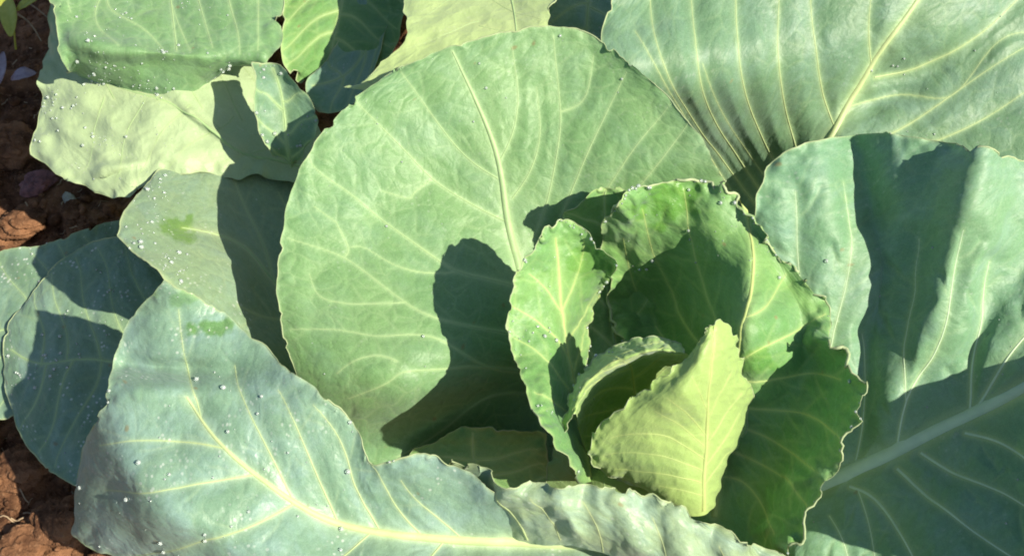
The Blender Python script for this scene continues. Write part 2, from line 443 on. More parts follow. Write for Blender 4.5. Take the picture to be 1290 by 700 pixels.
    if vein_obj:
        for pts, w0, w1, lv in VL:
            if lv == 0: pts = resample(pts, 7)
            C, NN, RR = [], [], []
            for k, q in enumerate(pts):
                d = np.hypot(*(P2 - q).T); ix = int(d.argmin())
                if d[ix] > 4.5: continue
                a, b = min(max(ix // nv, 1), nu - 2), min(max(ix % nv, 1), nv - 2)
                e = q - (px[a, b], py[a, b])
                J = 0.5 * np.array([[px[a + 1, b] - px[a - 1, b], px[a, b + 1] - px[a, b - 1]], [py[a + 1, b] - py[a - 1, b], py[a, b + 1] - py[a, b - 1]]])
                st = np.linalg.lstsq(J, e, rcond=None)[0].clip(-1, 1)
                C.append(P[a, b] + 0.5 * st[0] * (P[a + 1, b] - P[a - 1, b]) + 0.5 * st[1] * (P[a, b + 1] - P[a, b - 1]))
                NN.append(Ncam[a, b]); RR.append(w0 + (w1 - w0) * k / (len(pts) - 1))
            if len(C) < 4: continue
            C, NN, RR = np.array(C), np.array(NN), np.array(RR)
            for _ in range(1):
                NN[1:-1] = (NN[:-2] + 2 * NN[1:-1] + NN[2:]) / 4
            NN /= np.linalg.norm(NN, axis=1)[:, None] + 1e-9
            R = RR * 0.00058 * 0.5 * (0.92 if lv == 0 else 0.46)
            k = -0.5 if lv == 0 else -0.3
            V, FF = tube(C + NN * (R * k)[:, None], R, 7, NN)
            mesh_obj("midrib" if lv == 0 else "vein", V, FF, vm, o)
    # rolled edge of the blade
    if edge_r and not holes:
        rim = np.concatenate([P[:, 0], P[-1, 1:-1], P[::-1, -1]])
        rim = rim[::2]
        rad = edge_r * np.clip(0.65 + 0.9 * vnoise(np.arange(len(rim)) * 1.0, np.zeros(len(rim)), 9, seed), 0.15, 2)
        V, FF = tube(rim, rad, 5)
        mesh_obj("leaf_edge", V, FF, EDGE, o)
    if dew_rim:
        cand = np.where(ed.ravel() < 3)[0]
        for i in rng.choice(cand, dew_rim, replace=False): DEW.append((Pf[i], Nf[i], rng.uniform(.0006, .0015)))
    # dew ----------------------------------------------------------------
    if dew:
        cand = np.arange(len(Pf))
        if dew_box is not None:
            m = np.zeros(len(Pf), bool)
            for x0, y0, x1, y1 in dew_box:
                m |= (P2[:, 0] > x0) & (P2[:, 0] < x1) & (P2[:, 1] > y0) & (P2[:, 1] < y1)
            cand = cand[m]
        if len(cand):
            dens = np.clip(vnoise(P2[cand, 0], P2[cand, 1], 30, 12 + seed) + 0.35, 0.02, None)
            for i in rng.choice(cand, min(dew, len(cand)), replace=False, p=dens / dens.sum()):
                r = dew_r[0] + (1.5 * dew_r[1] - dew_r[0]) * rng.random() ** 4
                DEW.append((Pf[i], Nf[i], r))
    return o

def empty(name, loc):
    e = bpy.data.objects.new(name, None); e.empty_display_size = 0.02
    e.location = loc; COL.objects.link(e); return e

def plant(name, base, label):
    """a cabbage: a mesh of its stub of stem carries every leaf"""
    b = Vector(base)
    zs = np.array([-0.01, 0.0, 0.02, 0.04, 0.055, 0.062]); rr = np.array([0.017, 0.016, 0.015, 0.016, 0.014, 0.006])
    V, F = tube(np.stack([0.002 * np.sin(zs * 90) + b.x, 0 * zs + b.y, zs + b.z], 1), rr, 12)
    root = empty(name, (0, 0, 0))
    mesh_obj("stem", V, F, V_OUT, root)
    return tag(root, label, "cabbage", "cabbages growing in the row")

# ------------------------------------------------------------------ ground
def ground_material():
    g = G("red_soil")
    tc = g.n("TexCoord").outputs["Object"]
    a = g.n("TexNoise", {"Vector": tc, "Scale": 38.0, "Detail": 8.0, "Roughness": 0.65}).outputs[0]
    b = g.n("TexNoise", {"Vector": tc, "Scale": 260.0, "Detail": 5.0, "Roughness": 0.7}).outputs[0]
    c = g.mix((0.09, 0.042, 0.022, 1), (0.30, 0.15, 0.075, 1), g.ramp(a, 0.34, 0.66))
    c = g.mix(c, (0.42, 0.25, 0.14, 1), g.math('MULTIPLY', g.ramp(b, 0.52, 0.74), 0.7))
    h = g.math('ADD', g.math('MULTIPLY', a, 1.0), g.math('MULTIPLY', b, 0.5))
    bump = g.n("Bump", {"Height": h, "Strength": 1.0, "Distance": 0.009}).outputs[0]
    p = g.n("BsdfPrincipled", {"Base Color": c, "Roughness": 0.95, "Specular IOR Level": 0.15, "Normal": bump})
    g.t.links.new(p.outputs[0], g.out.inputs[0]); return g.m
SOIL = ground_material()

def axis(lo, hi, d, far):
    mid = np.arange(lo, hi, d)
    out = [hi]; s = d
    while out[-1] < far: s *= 1.35; out.append(out[-1] + s)
    neg = [lo]; s = d
    while neg[-1] > -far: s *= 1.35; neg.append(neg[-1] - s)
    return np.array(sorted(set(np.round(np.concatenate([neg, mid, out]), 6))))

def soil_height(X, Y):
    k = np.exp(-((np.hypot(X, Y)) / 1.6) ** 4)
    h = 0.016 * fbm(X, Y, 0.12, 3, 3) + 0.010 * np.abs(fbm(X, Y, 0.045, 9, 3)) + 0.005 * np.abs(fbm(X, Y, 0.015, 14, 3)) + 0.0018 * fbm(X, Y, 0.006, 19, 2)
    return h * (0.15 + 0.85 * k) - 0.030
gx = axis(-0.62, 0.55, 0.0042, 90); gy = axis(-0.42, 0.65, 0.0042, 90)
X, Y = np.meshgrid(gx, gy, indexing='ij')
Z = soil_height(X, Y)
vid = np.arange(X.size).reshape(X.shape)
F = np.stack([vid[:-1, :-1], vid[1:, :-1], vid[1:, 1:], vid[:-1, 1:]], -1).reshape(-1, 4)
soil = mesh_obj("ground", np.stack([X, Y, Z], -1).reshape(-1, 3), F, SOIL)
tag(soil, kind="structure")

def clod_mesh(seed, n1=16, n2=10):
    th = np.linspace(0, 2 * np.pi, n1, endpoint=False)[None]; ph = np.linspace(0.02, np.pi - 0.02, n2)[:, None]
    x, y, z = np.sin(ph) * np.cos(th), np.sin(ph) * np.sin(th), np.cos(ph) * np.ones_like(th)
    q = 1 + 0.28 * fbm(x * 1.3 + z * 2.1 + seed * 5, y * 1.3 - z * 1.7, 0.9, seed, 3) + 0.08 * fbm(x + z, y - z * 2 + seed, 0.25, seed + 4, 2)
    V = np.stack([x * q, y * q, z * q * 0.7], -1).reshape(-1, 3)
    i = np.arange(n2 - 1)[:, None]; j = np.arange(n1)[None]; j2 = (j + 1) % n1
    F = np.stack([i * n1 + j, (i + 1) * n1 + j, (i + 1) * n1 + j2, i * n1 + j2], -1).reshape(-1, 4)
    return V, F
VV, FF, off = [], [], 0
protos = [clod_mesh(s, 9, 6) for s in range(8)]
for k in range(2600):
    if k % 2: x, y = rng.uniform(-0.6, -0.2), rng.uniform(-0.3, 0.62)
    else:
        q = at(rng.uniform(-60, 190), rng.uniform(-40, 740), 0.0); x, y = q[0], q[1]
    r = 0.0016 + 0.0055 * rng.random() ** 4
    V, F = protos[k % 8]; a = rng.uniform(0, 6.28)
    Rm = np.array([[math.cos(a), -math.sin(a), 0], [math.sin(a), math.cos(a), 0], [0, 0, 1]])
    zz = float(soil_height(np.array([x]), np.array([y]))[0])
    VV.append(V @ Rm.T * r + (x, y, zz + 0.3 * r)); FF.append(F + off); off += len(V)
tag(mesh_obj("soil_crumbs", np.concatenate(VV), np.concatenate(FF), SOIL), "loose reddish brown crumbs of soil around the cabbages", kind="stuff")

def straw_bits():
    VV, FF, off = [], [], 0
    for k in range(160):
        q = at(rng.uniform(-60, 190), rng.uniform(-40, 740), -0.02); a = rng.uniform(0, 3.14); L = rng.uniform(.003, .014)
        t = np.linspace(-.5, .5, 5); x = q[0] + t * L * math.cos(a); y = q[1] + t * L * math.sin(a) + 0.1 * L * np.sin(t * 5 + k)
        z = soil_height(x, y) + .0016 + rng.uniform(0, .002)
        V, F = tube(np.stack([x, y, z], 1), np.full(5, rng.uniform(.0003, .0008)), 5); VV.append(V); FF.append(F + off); off += len(V)
    g = G("straw"); p = g.n("BsdfPrincipled", {"Base Color": (0.34, 0.25, 0.15, 1), "Roughness": 0.8}); g.t.links.new(p.outputs[0], g.out.inputs[0])
    tag(mesh_obj("straw_bits", np.concatenate(VV), np.concatenate(FF), g.m), "bits of dry straw and root scattered on the soil", kind="stuff")
straw_bits()

#LEAVES_BEGIN
main = plant("cabbage_plant", at(800, 590, 0.0), "whole blue-green cabbage with open pale heart, filling the middle of the picture")
nb = plant("cabbage_plant", at(430, -160, 0.0), "neighbouring cabbage at the top edge, only its leaf tips in view")

# back leaf behind the heart
make_leaf(main, "outer_leaf", [
    [(590, 630, .030), (640, 630, .030), (680, 625, .032), (720, 620, .034), (760, 615, .038)],
    [(440, 570, .042), (545, 553, .040), (660, 530, .042), (770, 510, .045), (850, 480, .050)],
    [(388, 502, .100), (518, 497, .112), (656, 468, .080), (790, 450, .036), (895, 420, .045)],
    [(355, 415, .134), (500, 422, .138), (653, 392, .104), (800, 375, .048), (927, 345, .060)],
    [(354, 300, .160), (490, 290, .148), (636, 262, .138), (790, 250, .142), (916, 245, .150)],
    [(398, 178, .190), (508, 155, .184), (611, 145, .180), (740, 135, .180), (872, 160, .185)],
    [(488, 93, .205), (560, 62, .212), (640, 40, .216), (728, 38, .214), (800, 84, .205)]],
    M_OUT, label="broad round pale green leaf standing behind the heart", step=2.1, children=.5, rib=(26, 3), seed=1, lump=0.002, quilt=0.0016,
    midrib=[(700, 560), (668, 400), (650, 320), (638, 270), (628, 205), (605, 140), (570, 65)],
    veins=[([(635, 278), (590, 255), (545, 225), (510, 190), (465, 145), (440, 120)], 5, 1.5),
           ([(627, 225), (590, 200), (555, 160), (530, 125), (505, 90)], 4, 1.3),
           ([(628, 205), (645, 170), (652, 130), (650, 95), (645, 60)], 4, 1.3),
           ([(645, 250), (668, 215), (680, 170), (678, 130), (676, 110)], 4, 1.2),
           ([(672, 300), (690, 250), (702, 190), (706, 140), (700, 80), (697, 45)], 4, 1.6),
           ([(700, 290), (735, 205), (765, 140), (790, 90)], 4, 1.6),
           ([(706, 140), (735, 125), (745, 90), (748, 70)], 2.5, 1.2),
           ([(720, 310), (790, 200), (850, 125)], 4, 1.3),
           ([(740, 310), (800, 240), (838, 195), (870, 150)], 4, 1.3),
           ([(655, 362), (610, 350), (575, 340), (535, 315), (480, 275), (435, 240), (400, 215), (388, 195)], 5.5, 1.4),
           ([(672, 425), (615, 415), (552, 402), (510, 380), (470, 350), (435, 325), (400, 312), (362, 300)], 5, 1.4),
           ([(435, 322), (438, 310), (425, 285), (422, 280), (395, 260)], 2.4, 1.2),
           ([(575, 342), (530, 342), (490, 330), (460, 312), (440, 312)], 2.6, 1.2),
           ([(685, 468), (610, 460), (545, 425), (480, 422), (430, 415), (365, 415)], 4.5, 1.3),
           ([(510, 380), (465, 382), (425, 380), (400, 370), (390, 345)], 2.6, 1.2),
           ([(690, 470), (600, 462), (560, 465), (510, 468), (490, 480), (440, 500)], 5, 1.4),
           ([(500, 455), (475, 447), (445, 455), (425, 470)], 2.6, 1.2),
           ([(690, 500), (620, 500), (560, 540), (500, 575)], 4, 1.3),
           ([(545, 225), (520, 245), (515, 250), (480, 240)], 2.2, 1.2)],
    dew=60, dew_box=[(380, 40, 800, 480)], dew_r=(.0003, .0009))

# right wrapper leaf of the heart
make_leaf(main, "wrapper_leaf", [
    [(845, 690, .064), (878, 696, .064), (905, 702, .064), (935, 712, .066), (965, 722, .070)],
    [(820, 540, .070), (870, 560, .075), (905, 580, .082), (960, 625, .088), (1000, 684, .120)],
    [(790, 450, .075), (860, 480, .080), (917, 500, .118), (985, 540, .108), (1040, 605, .155)],
    [(768, 385, .080), (850, 408, .080), (930, 430, .172), (1010, 460, .142), (1089, 500, .190)],
    [(762, 320, .128), (842, 338, .122), (938, 350, .176), (1000, 385, .160), (1050, 428, .172)],
    [(772, 268, .188), (832, 268, .170), (925, 288, .178), (980, 330, .170), (1042, 385, .164)],
    [(792, 242, .205), (850, 231, .194), (908, 232, .192), (942, 268, .186), (985, 325, .174)]],
    M_IN, label="crinkled leaf wrapping the right side of the heart", step=1.9, rib=(11, 3), vmat=V_HEART, seed=2,
    ruffle=0.005, ruffle_scale=24, jag=4.5, lump=0.003, lump_scale=45, edge_r=.0009,
    ridges=[([(985, 606), (1020, 598), (1044, 592)], .018, 13), ([(1015, 420), (1040, 432), (1062, 440)], .013, 11), ([(960, 655), (982, 672), (1000, 686)], .012, 11), ([(948, 290), (942, 390), (930, 455)], .005, 16)],
    midrib=[(900, 650), (915, 540), (928, 450), (940, 390), (950, 345), (945, 290), (930, 240)],
    veins=[([(925, 510), (965, 515), (1010, 520), (1040, 535), (1065, 555)], 3.6, 1.4), ([(918, 535), (965, 550), (1010, 580), (1030, 595)], 3.4, 1.3),
           ([(912, 565), (950, 580), (990, 605), (1018, 640)], 3.4, 1.3), ([(905, 600), (940, 610), (965, 650), (975, 672)], 3, 1.3),
           ([(930, 480), (975, 478), (1020, 470), (1060, 478)], 3.2, 1.3), ([(932, 455), (975, 430), (1010, 412), (1040, 395)], 3, 1.3),
           ([(938, 400), (965, 385), (990, 345)], 3, 1.2), ([(925, 470), (890, 380), (870, 300), (862, 240)], 3.2, 1.4),
           ([(920, 490), (860, 400), (825, 320), (808, 262)], 3.2, 1.3), ([(915, 510), (840, 430), (800, 360), (785, 300)], 3, 1.2)],
    wet=[(850, 255, 34, 22, .8), (805, 262, 12, 10, .7), (955, 455, 18, 14, .6)], dew_rim=34, dew=60, dew_r=(.0004, .0012),
    dew_box=[(780, 225, 1100, 350), (1030, 380, 1100, 560)])

# back wall between the two wrapper leaves
make_leaf(main, "wrapper_leaf", [
    [(740, 560, .060), (790, 560, .052), (850, 560, .060)],
    [(715, 430, .070), (775, 430, .058), (850, 430, .066)],
    [(700, 345, .118), (765, 345, .100), (835, 340, .105)],
    [(705, 282, .148), (760, 262, .146), (815, 268, .144)],
    [(716, 262, .162), (762, 234, .160), (800, 245, .158)]],
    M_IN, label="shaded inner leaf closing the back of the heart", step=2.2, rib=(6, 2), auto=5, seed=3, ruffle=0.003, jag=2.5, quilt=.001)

# left wrapper leaf of the heart
make_leaf(main, "wrapper_leaf", [
    [(728, 606, .098), (736, 606, .094), (750, 606, .084), (775, 600, .070), (800, 590, .070)],
    [(692, 548, .188), (702, 542, .172), (715, 547, .140), (736, 548, .095), (756, 545, .075)],
    [(655, 472, .174), (680, 464, .168), (704, 462, .152), (724, 462, .110), (742, 462, .085)],
    [(639, 402, .184), (672, 392, .178), (704, 390, .164), (726, 396, .130), (744, 394, .100)],
    [(651, 345, .198), (680, 336, .190), (712, 332, .182), (744, 338, .168), (770, 350, .150)],
    [(685, 287, .210), (702, 281, .208), (722, 279, .203), (746, 300, .196), (774, 334, .184)]],
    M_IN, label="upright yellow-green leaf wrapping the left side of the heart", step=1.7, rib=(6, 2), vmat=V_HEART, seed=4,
    ruffle=0.002, ruffle_scale=16, jag=2.6, jag_scale=6, lump=0.002, lump_scale=40,
    midrib=[(745, 600), (728, 520), (714, 450), (708, 400), (706, 350), (700, 300)],
    veins=[([(722, 505), (700, 470), (672, 440), (648, 425)], 2.6, 1.2), ([(714, 450), (695, 420), (672, 400), (645, 385)], 2.6, 1.2),
           ([(708, 395), (690, 365), (668, 345)], 2.4, 1.1), ([(706, 395), (725, 355), (735, 320), (735, 300)], 2.6, 1.1),
           ([(712, 430), (740, 390), (765, 350)], 2.6, 1.1), ([(730, 530), (705, 510), (685, 500), (672, 495)], 2.4, 1.1),
           ([(716, 480), (728, 440), (738, 410)], 2.4, 1.1)],
    wet=[(745, 330, 26, 22, .55)], dew_rim=22, dew=40, dew_r=(.0004, .0011), dew_box=[(640, 275, 700, 560), (640, 275, 800, 300)])

# pale leaf folded over the front of the heart
make_leaf(main, "heart_leaf", [
    [(845, 638, .096), (862, 644, .102), (882, 648, .102), (898, 640, .094), (906, 622, .080)],
    [(792, 608, .108), (834, 614, .126), (880, 602, .134), (912, 588, .120), (926, 562, .090)],
    [(750, 586, .126), (808, 562, .158), (876, 542, .168), (922, 528, .150), (943, 505, .130)],
    [(752, 541, .164), (818, 514, .194), (876, 496, .206), (918, 482, .188), (942, 472, .168)],
    [(823, 483, .206), (858, 469, .216), (885, 450, .226), (913, 448, .214), (938, 448, .186)],
    [(874, 440, .222), (887, 420, .230), (903, 404, .234), (918, 410, .224), (931, 428, .204)]],
    M_HEART, label="bright lime leaf folded over the front of the heart", under=True, step=1.6, rib=(8, 2), vmat=V_HEART, seed=5,
    ruffle=0.0015, ruffle_scale=14, jag=4.0, jag_scale=6, lump=0.0018, lump_scale=50, quilt=.0013,
    midrib=[(886, 642), (890, 580), (892, 520), (898, 460), (903, 410)],
    veins=[([(889, 625), (860, 618), (830, 612)], 2.4, 1.1), ([(890, 595), (845, 578), (800, 570), (760, 572)], 2.4, 1.1), ([(891, 565), (855, 535), (825, 518)], 2.4, 1.1), ([(888, 615), (905, 590), (922, 565)], 2.2, 1.0), ([(891, 560), (915, 522), (932, 495)], 2.2, 1.0), ([(888, 610), (850, 600), (810, 595), (775, 590)], 3, 1.2), ([(890, 580), (850, 555), (810, 545), (770, 550)], 3, 1.2),
           ([(891, 550), (865, 520), (840, 500)], 2.6, 1.2), ([(892, 520), (880, 490), (872, 475)], 2.4, 1.1),
           ([(889, 590), (915, 550), (930, 520)], 2.6, 1.1), ([(892, 530), (912, 490), (925, 465)], 2.4, 1.1)])

# innermost cup
make_leaf(main, "heart_leaf", [
    [(765, 596, .080), (790, 594, .076), (820, 588, .076), (850, 575, .078), (874, 556, .082)],
    [(742, 572, .098), (768, 545, .092), (802, 522, .092), (842, 505, .098), (878, 492, .110)],
    [(731, 540, .130), (754, 498, .134), (794, 468, .140), (836, 455, .146), (872, 456, .152)],
    [(724, 522, .172), (746, 482, .190), (787, 455, .204), (826, 444, .212), (864, 446, .208)],
    [(716, 528, .170), (732, 480, .188), (772, 448, .202), (818, 433, .210), (860, 438, .206)],
    [(708, 552, .154), (720, 490, .176), (758, 444, .192), (808, 424, .202), (856, 431, .202)]],
    M_RIM, label="innermost cupped leaf with a thin sunlit rim", step=1.6, rib=(5, 2), auto=6, vmat=V_HEART, seed=6,
    ruffle=0.0012, ruffle_scale=10, jag=2, jag_scale=5, lump=0.001, lump_scale=30, quilt=.001, dew=20, dew_r=(.0004, .0009))

# outer leaf under the front of the heart
make_leaf(main, "wrapper_leaf", [
    [(745, 700, .040), (800, 705, .038), (880, 705, .042)],
    [(700, 640, .056), (775, 655, .060), (865, 675, .058)],
    [(688, 595, .072), (765, 622, .084), (858, 658, .078)],
    [(700, 552, .084), (764, 592, .100), (854, 640, .092)]],
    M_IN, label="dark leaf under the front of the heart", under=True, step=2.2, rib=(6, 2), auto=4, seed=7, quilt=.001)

# small shaded leaf
make_leaf(main, "inner_leaf", [
    [(640, 650, .024), (690, 650, .026), (740, 640, .032)],
    [(525, 600, .034), (610, 600, .038), (700, 600, .050)],
    [(528, 562, .052), (598, 534, .066), (690, 545, .085)]],
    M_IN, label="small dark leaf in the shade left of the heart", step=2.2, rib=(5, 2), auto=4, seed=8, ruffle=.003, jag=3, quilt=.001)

# long front leaf
make_leaf(main, "outer_leaf", [
    [(820, 668, .072), (822, 677, .071), (822, 690, .070), (822, 700, .070), (820, 710, .070), (820, 718, .070), (820, 724, .070)],
    [(655, 632, .130), (655, 660, .105), (655, 685, .088), (660, 705, .090), (662, 722, .093), (662, 738, .094), (660, 752, .092)],
    [(585, 592, .150), (582, 640, .118), (585, 682, .095), (590, 705, .098), (590, 724, .102), (588, 742, .103), (584, 758, .100)],
    [(518, 572, .158), (515, 628, .128), (520, 677, .102), (520, 706, .106), (518, 730, .110), (512, 748, .112), (505, 762, .106)],
    [(470, 585, .148), (466, 620, .130), (468, 667, .110), (464, 702, .115), (458, 730, .118), (450, 748, .118), (442, 762, .110)],
    [(440, 530, .162), (425, 600, .138), (416, 657, .118), (406, 698, .124), (396, 720, .126), (384, 738, .122), (374, 750, .110)],
    [(370, 470, .174), (340, 550, .156), (322, 600, .144), (302, 658, .142), (286, 690, .134), (272, 710, .116), (262, 728, .096)],
    [(288, 400, .162), (262, 478, .160), (240, 528, .156), (206, 590, .153), (182, 628, .146), (140, 658, .095), (116, 690, .048)],
    [(206, 352, .200), (160, 412, .156), (141, 471, .162), (128, 518, .148), (112, 550, .118), (98, 594, .074), (99, 648, .034)]],
    M_FRONT, children=.35, label="long waxy leaf with a thick cream midrib in front", step=2.1, rib=(24, 3), vmat=V_CREAM, seed=9, quilt=.002, lump=.003, jag=3, ruffle=.0015,
    midrib=[(815, 690), (700, 684), (600, 681), (500, 673), (430, 660), (380, 638), (330, 604), (285, 566), (255, 530), (235, 500)],
    veins=[([(425, 655), (395, 590), (370, 530), (350, 490)], 4.5, 1.4), ([(370, 632), (335, 560), (305, 500), (295, 460)], 4, 1.4),
           ([(480, 670), (450, 620), (440, 590), (425, 550), (395, 510)], 4.5, 1.4), ([(535, 677), (500, 640), (480, 605), (462, 580)], 4, 1.4),
           ([(585, 680), (550, 650), (520, 625), (505, 605)], 4, 1.4), ([(320, 598), (250, 610), (190, 620), (130, 618)], 4, 1.3),
           ([(370, 634), (310, 665), (220, 690), (130, 705)], 4.5, 1.4), ([(285, 566), (230, 556), (180, 555), (130, 560)], 3.6, 1.3),
           ([(470, 668), (430, 700), (380, 735), (330, 775)], 4, 1.3), ([(560, 680), (540, 705), (510, 740), (480, 780)], 4, 1.3),
           ([(255, 530), (240, 480), (230, 430), (225, 390)], 3, 1.2)],
    wet=[(265, 415, 36, 9, .9), (225, 372, 24, 10, .5)],
    ridges=[([(110, 452), (180, 462), (260, 466), (345, 470)], -0.016, 15), ([(140, 500), (210, 492), (300, 500)], 0.006, 14)],
    dew_rim=10, dew=110, dew_box=[(100, 340, 450, 700)], dew_r=(.0003, .0014))

# ruffled front leaf
make_leaf(main, "outer_leaf", [
    [(638, 680, .076), (700, 690, .098), (790, 704, .098), (880, 760, .090), (1010, 800, .078)],
    [(614, 656, .094), (690, 668, .120), (780, 685, .118), (870, 715, .108), (1005, 760, .092)],
    [(588, 626, .114), (680, 644, .136), (765, 655, .135), (860, 678, .124), (1000, 732, .100)],
    [(560, 592, .138), (660, 614, .150), (745, 613, .148), (855, 640, .134), (995, 706, .106)]],
    M_WAX, label="ruffled pale leaf edge below the heart", step=1.8, rib=(5, 2), vmat=V_CREAM, seed=10, ruffle=.008, ruffle_scale=40, jag=4, jag_scale=9, twigs=False,
    lump=.004, lump_scale=45, quilt=.001, midrib=[(664, 680), (645, 650), (618, 608)],
    veins=[([(705, 684), (690, 655), (668, 626)], 3, 1.4), ([(760, 694), (752, 664), (735, 632)], 3, 1.3), ([(840, 720), (838, 690), (820, 650)], 3, 1.3),
           ([(930, 750), (925, 722), (905, 685)], 3, 1.3)],
    ridges=[([(660, 680), (650, 640), (632, 600)], .005, 11), ([(735, 690), (715, 650), (700, 612)], .006, 12), ([(800, 700), (790, 660), (775, 618)], .005, 13),
            ([(870, 735), (862, 690), (838, 635)], .006, 13), ([(950, 760), (930, 715), (900, 665)], .005, 13)])

# big right leaf
make_leaf(main, "outer_leaf", [
    [(960, 560, .085), (975, 590, .075), (992, 628, .065), (985, 665, .065), (980, 710, .065)],
    [(975, 410, .120), (1012, 505, .092), (1052, 602, .074), (1040, 670, .078), (1030, 750, .085)],
    [(953, 240, .180), (1030, 400, .125), (1122, 569, .090), (1135, 665, .094), (1140, 780, .095)],
    [(1062, 170, .205), (1120, 345, .150), (1205, 528, .112), (1240, 645, .110), (1260, 770, .110)],
    [(1238, 186, .215), (1245, 335, .175), (1300, 480, .145), (1340, 605, .150), (1360, 750, .15)],
    [(1370, 225, .20), (1400, 330, .172), (1420, 410, .170), (1450, 540, .25), (1470, 690, .26)]],
    M_RIGHT, children=.55, label="big right leaf with a thick pale midrib, half in shade", step=2.4, rib=(31, 15), vmat=V_PALE, seed=11, quilt=.0045, jag=4, jag_scale=16, ruffle=.004, lump=.005, lump_scale=85,
    midrib=[(985, 628), (1040, 607), (1120, 571), (1205, 529), (1290, 487), (1400, 420)],
    veins=[([(1130, 565), (1140, 515), (1162, 470), (1185, 420), (1205, 350), (1215, 290)], 7, 1.8), ([(1143, 505), (1140, 450), (1150, 380), (1155, 300)], 3, 1.3),
           ([(1220, 520), (1225, 460), (1235, 400), (1250, 330)], 7, 1.8), ([(1228, 515), (1260, 465), (1290, 425), (1340, 370)], 8, 2.5),
           ([(1075, 592), (1085, 545), (1090, 480), (1085, 420)], 4, 1.4), ([(1050, 600), (1030, 520), (1015, 420), (1005, 330), (1000, 240)], 4, 1.3),
           ([(1040, 560), (1045, 450), (1060, 380), (1070, 300), (1062, 230)], 3.6, 1.3),
           ([(1215, 545), (1265, 560), (1310, 590), (1350, 610)], 8, 3), ([(1160, 570), (1210, 600), (1265, 622), (1310, 650)], 8, 3),
           ([(1130, 590), (1185, 640), (1245, 682), (1300, 715)], 9, 3), ([(1070, 612), (1110, 635), (1145, 690), (1165, 740)], 9, 3),
           ([(1080, 615), (1095, 660), (1105, 720)], 3, 1.3), ([(1045, 650), (1065, 690), (1075, 740)], 3, 1.3)],
    ridges=[([(1245, 100), (1232, 205), (1200, 330), (1160, 450), (1110, 560)], .022, 34), ([(1068, 90), (1080, 200), (1110, 330), (1090, 470), (1075, 540)], -.018, 30),
            ([(1345, 250), (1290, 330), (1220, 450), (1180, 510)], -.012, 30),
            ([(1115, 590), (1130, 500), (1125, 380)], .006, 24), ([(1265, 210), (1235, 330), (1190, 450)], .005, 12)],
    dew=40, dew_r=(.0004, .0011))

# top right leaf
make_leaf(main, "outer_leaf", [
    [(925, 308, .024), (965, 278, .038), (1003, 245, .066), (1040, 228, .076), (1090, 222, .080)],
    [(842, 222, .036), (932, 205, .049), (1043, 177, .102), (1130, 195, .100), (1220, 240, .100)],
    [(785, 120, .165), (925, 105, .155), (1088, 102, .135), (1205, 135, .125), (1340, 190, .120)],
    [(758, 42, .195), (915, 10, .190), (1122, 42, .170), (1255, 60, .155), (1410, 100, .145)],
    [(795, -25, .210), (930, -80, .215), (1160, -25, .195), (1300, -20, .175), (1430, 20, .165)],
    [(880, -90, .215), (990, -140, .225), (1190, -110, .215), (1320, -90, .195), (1410, -50, .185)]],
    M_RIB, twigs=False, label="tall ribbed leaf at the top right", step=2.5, rib=(15, 6), vmat=V_CREAM, seed=12, quilt=.0028, lump=.003,
    midrib=[(1005, 240), (1035, 190), (1068, 135), (1100, 80), (1130, 38), (1165, -15), (1200, -100)],
    veins=[([(1000, 250), (955, 160), (935, 100), (928, 30), (925, -40)], 4.5, 2), ([(975, 265), (900, 150), (878, 75), (870, -20)], 4.5, 1.6),
           ([(985, 250), (915, 150), (885, 80)], 2, 1.2), ([(1015, 215), (990, 140), (980, 60), (982, -20)], 4.5, 1.8),
           ([(1052, 160), (1035, 110), (1025, 40), (1020, -30)], 4, 1.8), ([(1098, 82), (1095, 40), (1100, -20)], 4, 1.5),
           ([(960, 270), (860, 130), (825, 50), (820, -10)], 4, 1.5), ([(1102, 98), (1150, 88), (1210, 60), (1260, 20), (1300, -20)], 5, 2),
           ([(1070, 135), (1140, 120), (1200, 120), (1250, 60), (1300, 40)], 2.2, 1.2),
           ([(1040, 195), (1130, 165), (1220, 105), (1290, 60)], 4, 1.6), ([(1130, 195), (1220, 160), (1300, 110)], 4, 1.6),
           ([(920, 240), (840, 110), (800, 40)], 3, 1.3)],
    ridges=[([(1060, 175), (1130, 115), (1210, 75), (1290, 15)], -.008, 24)],
    dew=45, dew_box=[(1050, 20, 1290, 200)], dew_r=(.0003, .0010))

# flat left leaf in the shade of the back leaf
make_leaf(main, "outer_leaf", [
    [(530, 480, .055), (520, 430, .053), (510, 350, .055)],
    [(400, 500, .072), (380, 375, .070), (375, 200, .070)],
    [(272, 395, .126), (282, 310, .100), (278, 195, .078)],
    [(205, 350, .158), (208, 288, .130), (218, 205, .096)],
    [(148, 292, .152), (160, 262, .142), (188, 222, .108)]],
    M_OLD, label="grey-green lower leaf crossed by the back leaf's shadow", step=2.4, rib=(7, 2), seed=13, jag=2.5,
    midrib=[(510, 440), (400, 400), (340, 345), (295, 300), (230, 285)],
    veins=[([(400, 402), (340, 400), (300, 385)], 3, 1.3), ([(345, 350), (330, 300), (300, 240), (290, 210)], 3, 1.3), ([(420, 405), (390, 320), (350, 240)], 3, 1.3)],
    wet=[(217, 286, 24, 18, 1.0), (238, 300, 10, 8, .6)], dew=90, dew_box=[(140, 215, 260, 380)], dew_r=(.0004, .0014))

